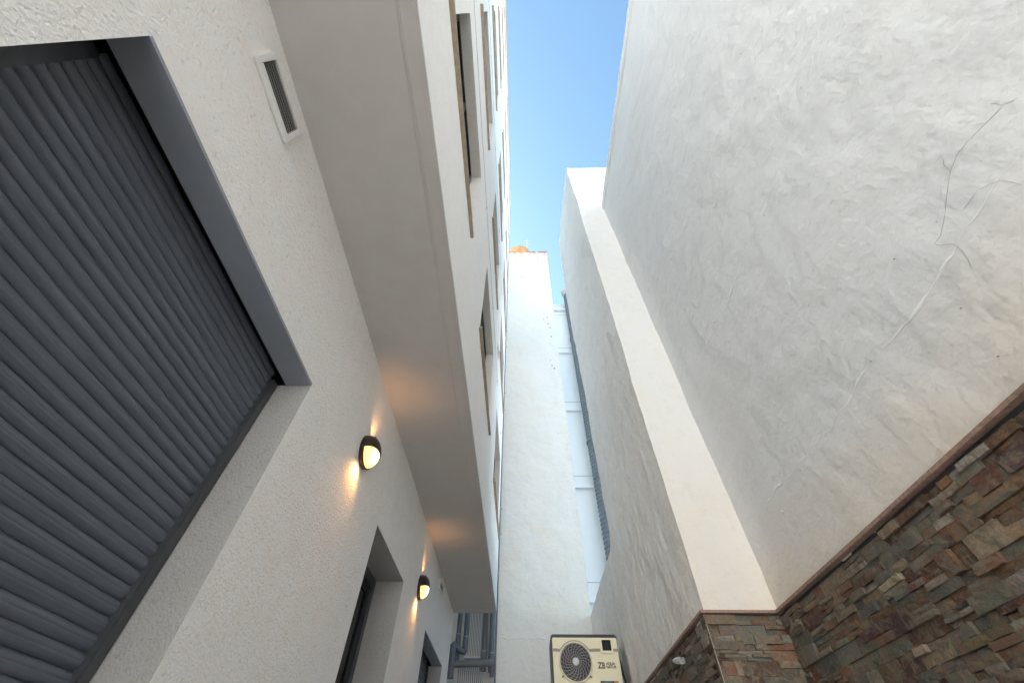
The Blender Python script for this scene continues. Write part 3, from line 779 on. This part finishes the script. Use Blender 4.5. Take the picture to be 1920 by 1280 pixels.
while z < 14.0:
    for k in range(6): pr.append((.150+.011*math.sin(2*math.pi*k/6), z+.105*k/6))
    z += .105
mb.lathe(pr, (1.975, 9.08, 0), (0, 0, 1), 32); mb.build('pipe', GALV, du, smooth=True)
mb = MB(); mb.lathe([(.13, 13.95), (.13, 14.28), (.10, 14.3)], (1.975, 9.08, 0), (0, 0, 1), 32); mb.build('neck', GALV_L, du, smooth=True)
mb = MB(); mb.lathe([(0, 14.23), (.20, 14.23), (.245, 14.25), (.235, 14.30), (.12, 14.38), (0, 14.42)], (1.975, 9.08, 0), (0, 0, 1), 32); mb.build('cap', GALV_L, du, smooth=True)
for z in (6.78, 11.2):
    mb = MB(); mb.lathe([(.15, 0), (.178, 0), (.178, .05), (.15, .05)], (1.975, 9.08, z), (0, 0, 1), 32); mb.build('collar', GALV, du, smooth=True)

# ------------------------------------------------------------------ heat pump
hp = thing('heat_pump', 'cream pool heat pump with round fan grille and black display, hung at the alley end', 'heat pump', (.70, 5.7, .93))
X0, X1, Z0, Z1, Y0, Y1 = .330, 1.075, .93, 1.487, 5.5, 5.86
def rrect(x0, x1, z0, z1, r, n=8):
    out = []
    for cx, cz, a in ((x1-r, z1-r, 0), (x0+r, z1-r, 90), (x0+r, z0+r, 180), (x1-r, z0+r, 270)):
        for k in range(n+1):
            t = rad(a+90*k/n); out.append((cx+r*math.cos(t), cz+r*math.sin(t)))
    return out
def prism(mb, outline, ya, yb):
    n = len(outline); vs = [(x, ya, z) for x, z in outline]+[(x, yb, z) for x, z in outline]
    mb.add(vs, [tuple(range(n)), tuple(range(n, 2*n))[::-1]]+[(k, (k+1) % n, n+(k+1) % n, n+k) for k in range(n)])
mb = MB(); prism(mb, rrect(X0, X1, Z0, Z1, .035), Y0, Y1); mb.build('casing', BLACK, hp, smooth=True, bevel=.004)
fp = MB(); prism(fp, rrect(X0+.017, X1-.008, Z0+.012, Z1-.034, .014), Y0-.010, Y0+.004); front = fp.build('front_panel', CREAM, hp, smooth=True, bevel=.003)
FX, FZ, FR = .590, 1.232, .166
# raised moulding: taupe groove from left edge over the fan to the display
YF = Y0-.0105
mb = MB(); n = 24; th = .028
path = [(X0+.020, 1.352)]+[(FX-FR-.045, 1.352)]
for k in range(n+1):
    t = math.pi*(.80-.60*k/n); path.append((FX+(FR+.030)*math.cos(t), FZ+(FR+.030)*math.sin(t)))
path += [(FX+FR+.050, 1.352), (.872, 1.352)]
for (xa, za), (xb2, zb) in zip(path, path[1:]):
    mb.quad((xa, YF-.001, za), (xb2, YF-.001, zb), (xb2, YF-.001, zb-th), (xa, YF-.001, za-th))
mb.quad((1.015, YF-.001, 1.352), (X1-.010, YF-.001, 1.352), (X1-.010, YF-.001, 1.352-th), (1.015, YF-.001, 1.352-th))
mb.build('groove', TAUPE, front)
mb = MB(); mb.lathe([(FR-.002, 0), (FR+.004, -.018), (FR+.014, -.018), (FR+.020, 0)], (FX, YF, FZ), (0, 1, 0), 56); ring = mb.build('fan_ring', CREAM, hp, smooth=True)
mb = MB(); mb.lathe([(0, .001), (FR, .001)], (FX, YF-.0012, FZ), (0, -1, 0), 56); mb.build('fan_opening', FANB, hp)
fg = MB(); M_ = 22
for k in range(M_):
    t0_ = 2*math.pi*k/M_; pts = []
    for j in range(9):
        r = .034+(FR-.034)*j/8; t = t0_-.65*(j/8)**1.2
        pts.append((FX+r*math.cos(t), YF-.020-.004*math.sin(math.pi*j/8), FZ+r*math.sin(t)))
    fg.tube(pts, .0017, 5)
for rr in (.06, .085, .11, .135, .158):
    fg.tube([(FX+rr*math.cos(2*math.pi*k/48), YF-.021, FZ+rr*math.sin(2*math.pi*k/48)) for k in range(49)], .0010, 5)
fg.build('fan_grille', FANM, hp)
mb = MB()
for k in range(3):
    c0 = 2*math.pi*k/3; v = [(FX+r*math.cos(c0+d), YF-.006-.008*d, FZ+r*math.sin(c0+d)) for r, d in ((.03, 0), (.08, -.1), (.15, -.1), (.155, .5), (.13, .95), (.07, .8), (.03, .7))]
    mb.add(v, [tuple(range(7))])
mb.build('fan_blade', m_plain('blade grey', (.025, .02, .023), .4), hp)
mb = MB(); mb.lathe([(.036, .012), (.036, .020), (.030, .025), (.018, .026), (0, .027)], (FX, YF, FZ), (0, -1, 0), 32); mb.build('fan_hub', HUBM, hp, smooth=True)
for sx in (-1, 1):
    mb = MB(); mb.tube([(FX+sx*.135, YF-.004, FZ-.118), (FX+sx*.155, YF-.012, FZ-.132)], .009, 10); mb.build('grille_clip', TAUPE, hp, smooth=True)
mb = MB(); prism(mb, rrect(.876, 1.012, 1.306, 1.446, .020), YF-.016, YF+.002); dfr = mb.build('display', CREAM, hp, smooth=True, bevel=.003)
mb = MB(); prism(mb, rrect(.896, .994, 1.330, 1.428, .008), YF-.0185, YF-.0155); mb.build('screen', SCREEN, dfr, bevel=.002)
def text(s, x, z, size, name, m, parent, bold=0, sx=1.0, y=YF-.0012):
    cu = bpy.data.curves.new(name, 'FONT'); cu.body = s; cu.size = size; cu.offset = bold; cu.extrude = .0004
    tmp = bpy.data.objects.new(name, cu); COL.objects.link(tmp)
    dg = bpy.context.evaluated_depsgraph_get(); me = bpy.data.meshes.new_from_object(tmp.evaluated_get(dg))
    bpy.data.objects.remove(tmp); me.name = name
    me.transform(Matrix.Translation((x, y, z)) @ Matrix.Rotation(math.pi/2, 4, 'X') @ Matrix.Diagonal((sx, 1, 1, 1)))
    me.materials.clear(); me.materials.append(m)
    o = bpy.data.objects.new(name, me); COL.objects.link(o); o.parent = parent; o.location = -world_loc(parent); return o
text('ZB', .826, 1.178, .074, 'lettering', PRINT, front, bold=.0022, sx=.86)
text('AQUA', .915, 1.207, .034, 'lettering', PRINT, front, bold=.0010, sx=.98)
text('NATUR', .915, 1.178, .034, 'lettering', PRINT, front, bold=.0010, sx=.92)
for x0_, x1_, m_ in ((.832, .872, PRINT), (.8725, .945, TEAL), (.9455, .975, PRINT), (.9755, 1.02, ORANGE_P)):
    mb = MB(); mb.box(x0_, x1_, YF-.0015, YF+.001, .99, 1.072); mb.build('sticker', m_, front)
mb = MB(); mb.tube([(X1-.004, Y0+.06, 1.30), (X1+.025, Y0+.08, 1.16), (X1+.045, Y0+.10, 1.04), (X1+.05, Y0+.12, .90)], .013, 10); mb.build('hose', BLACK, hp, smooth=True)
mb = MB()
for yy in (Y0+.05, Y1-.05): mb.box(X0+.04, XI+.03, yy-.02, yy+.02, Z0-.045, Z0-.002)
for yy in (Y0+.05, Y1-.05): mb.box(XI-.05, XI-.03, yy-.02, yy+.02, Z0-.35, Z0-.046)
mb.build('wall_bracket', GALV, hp)
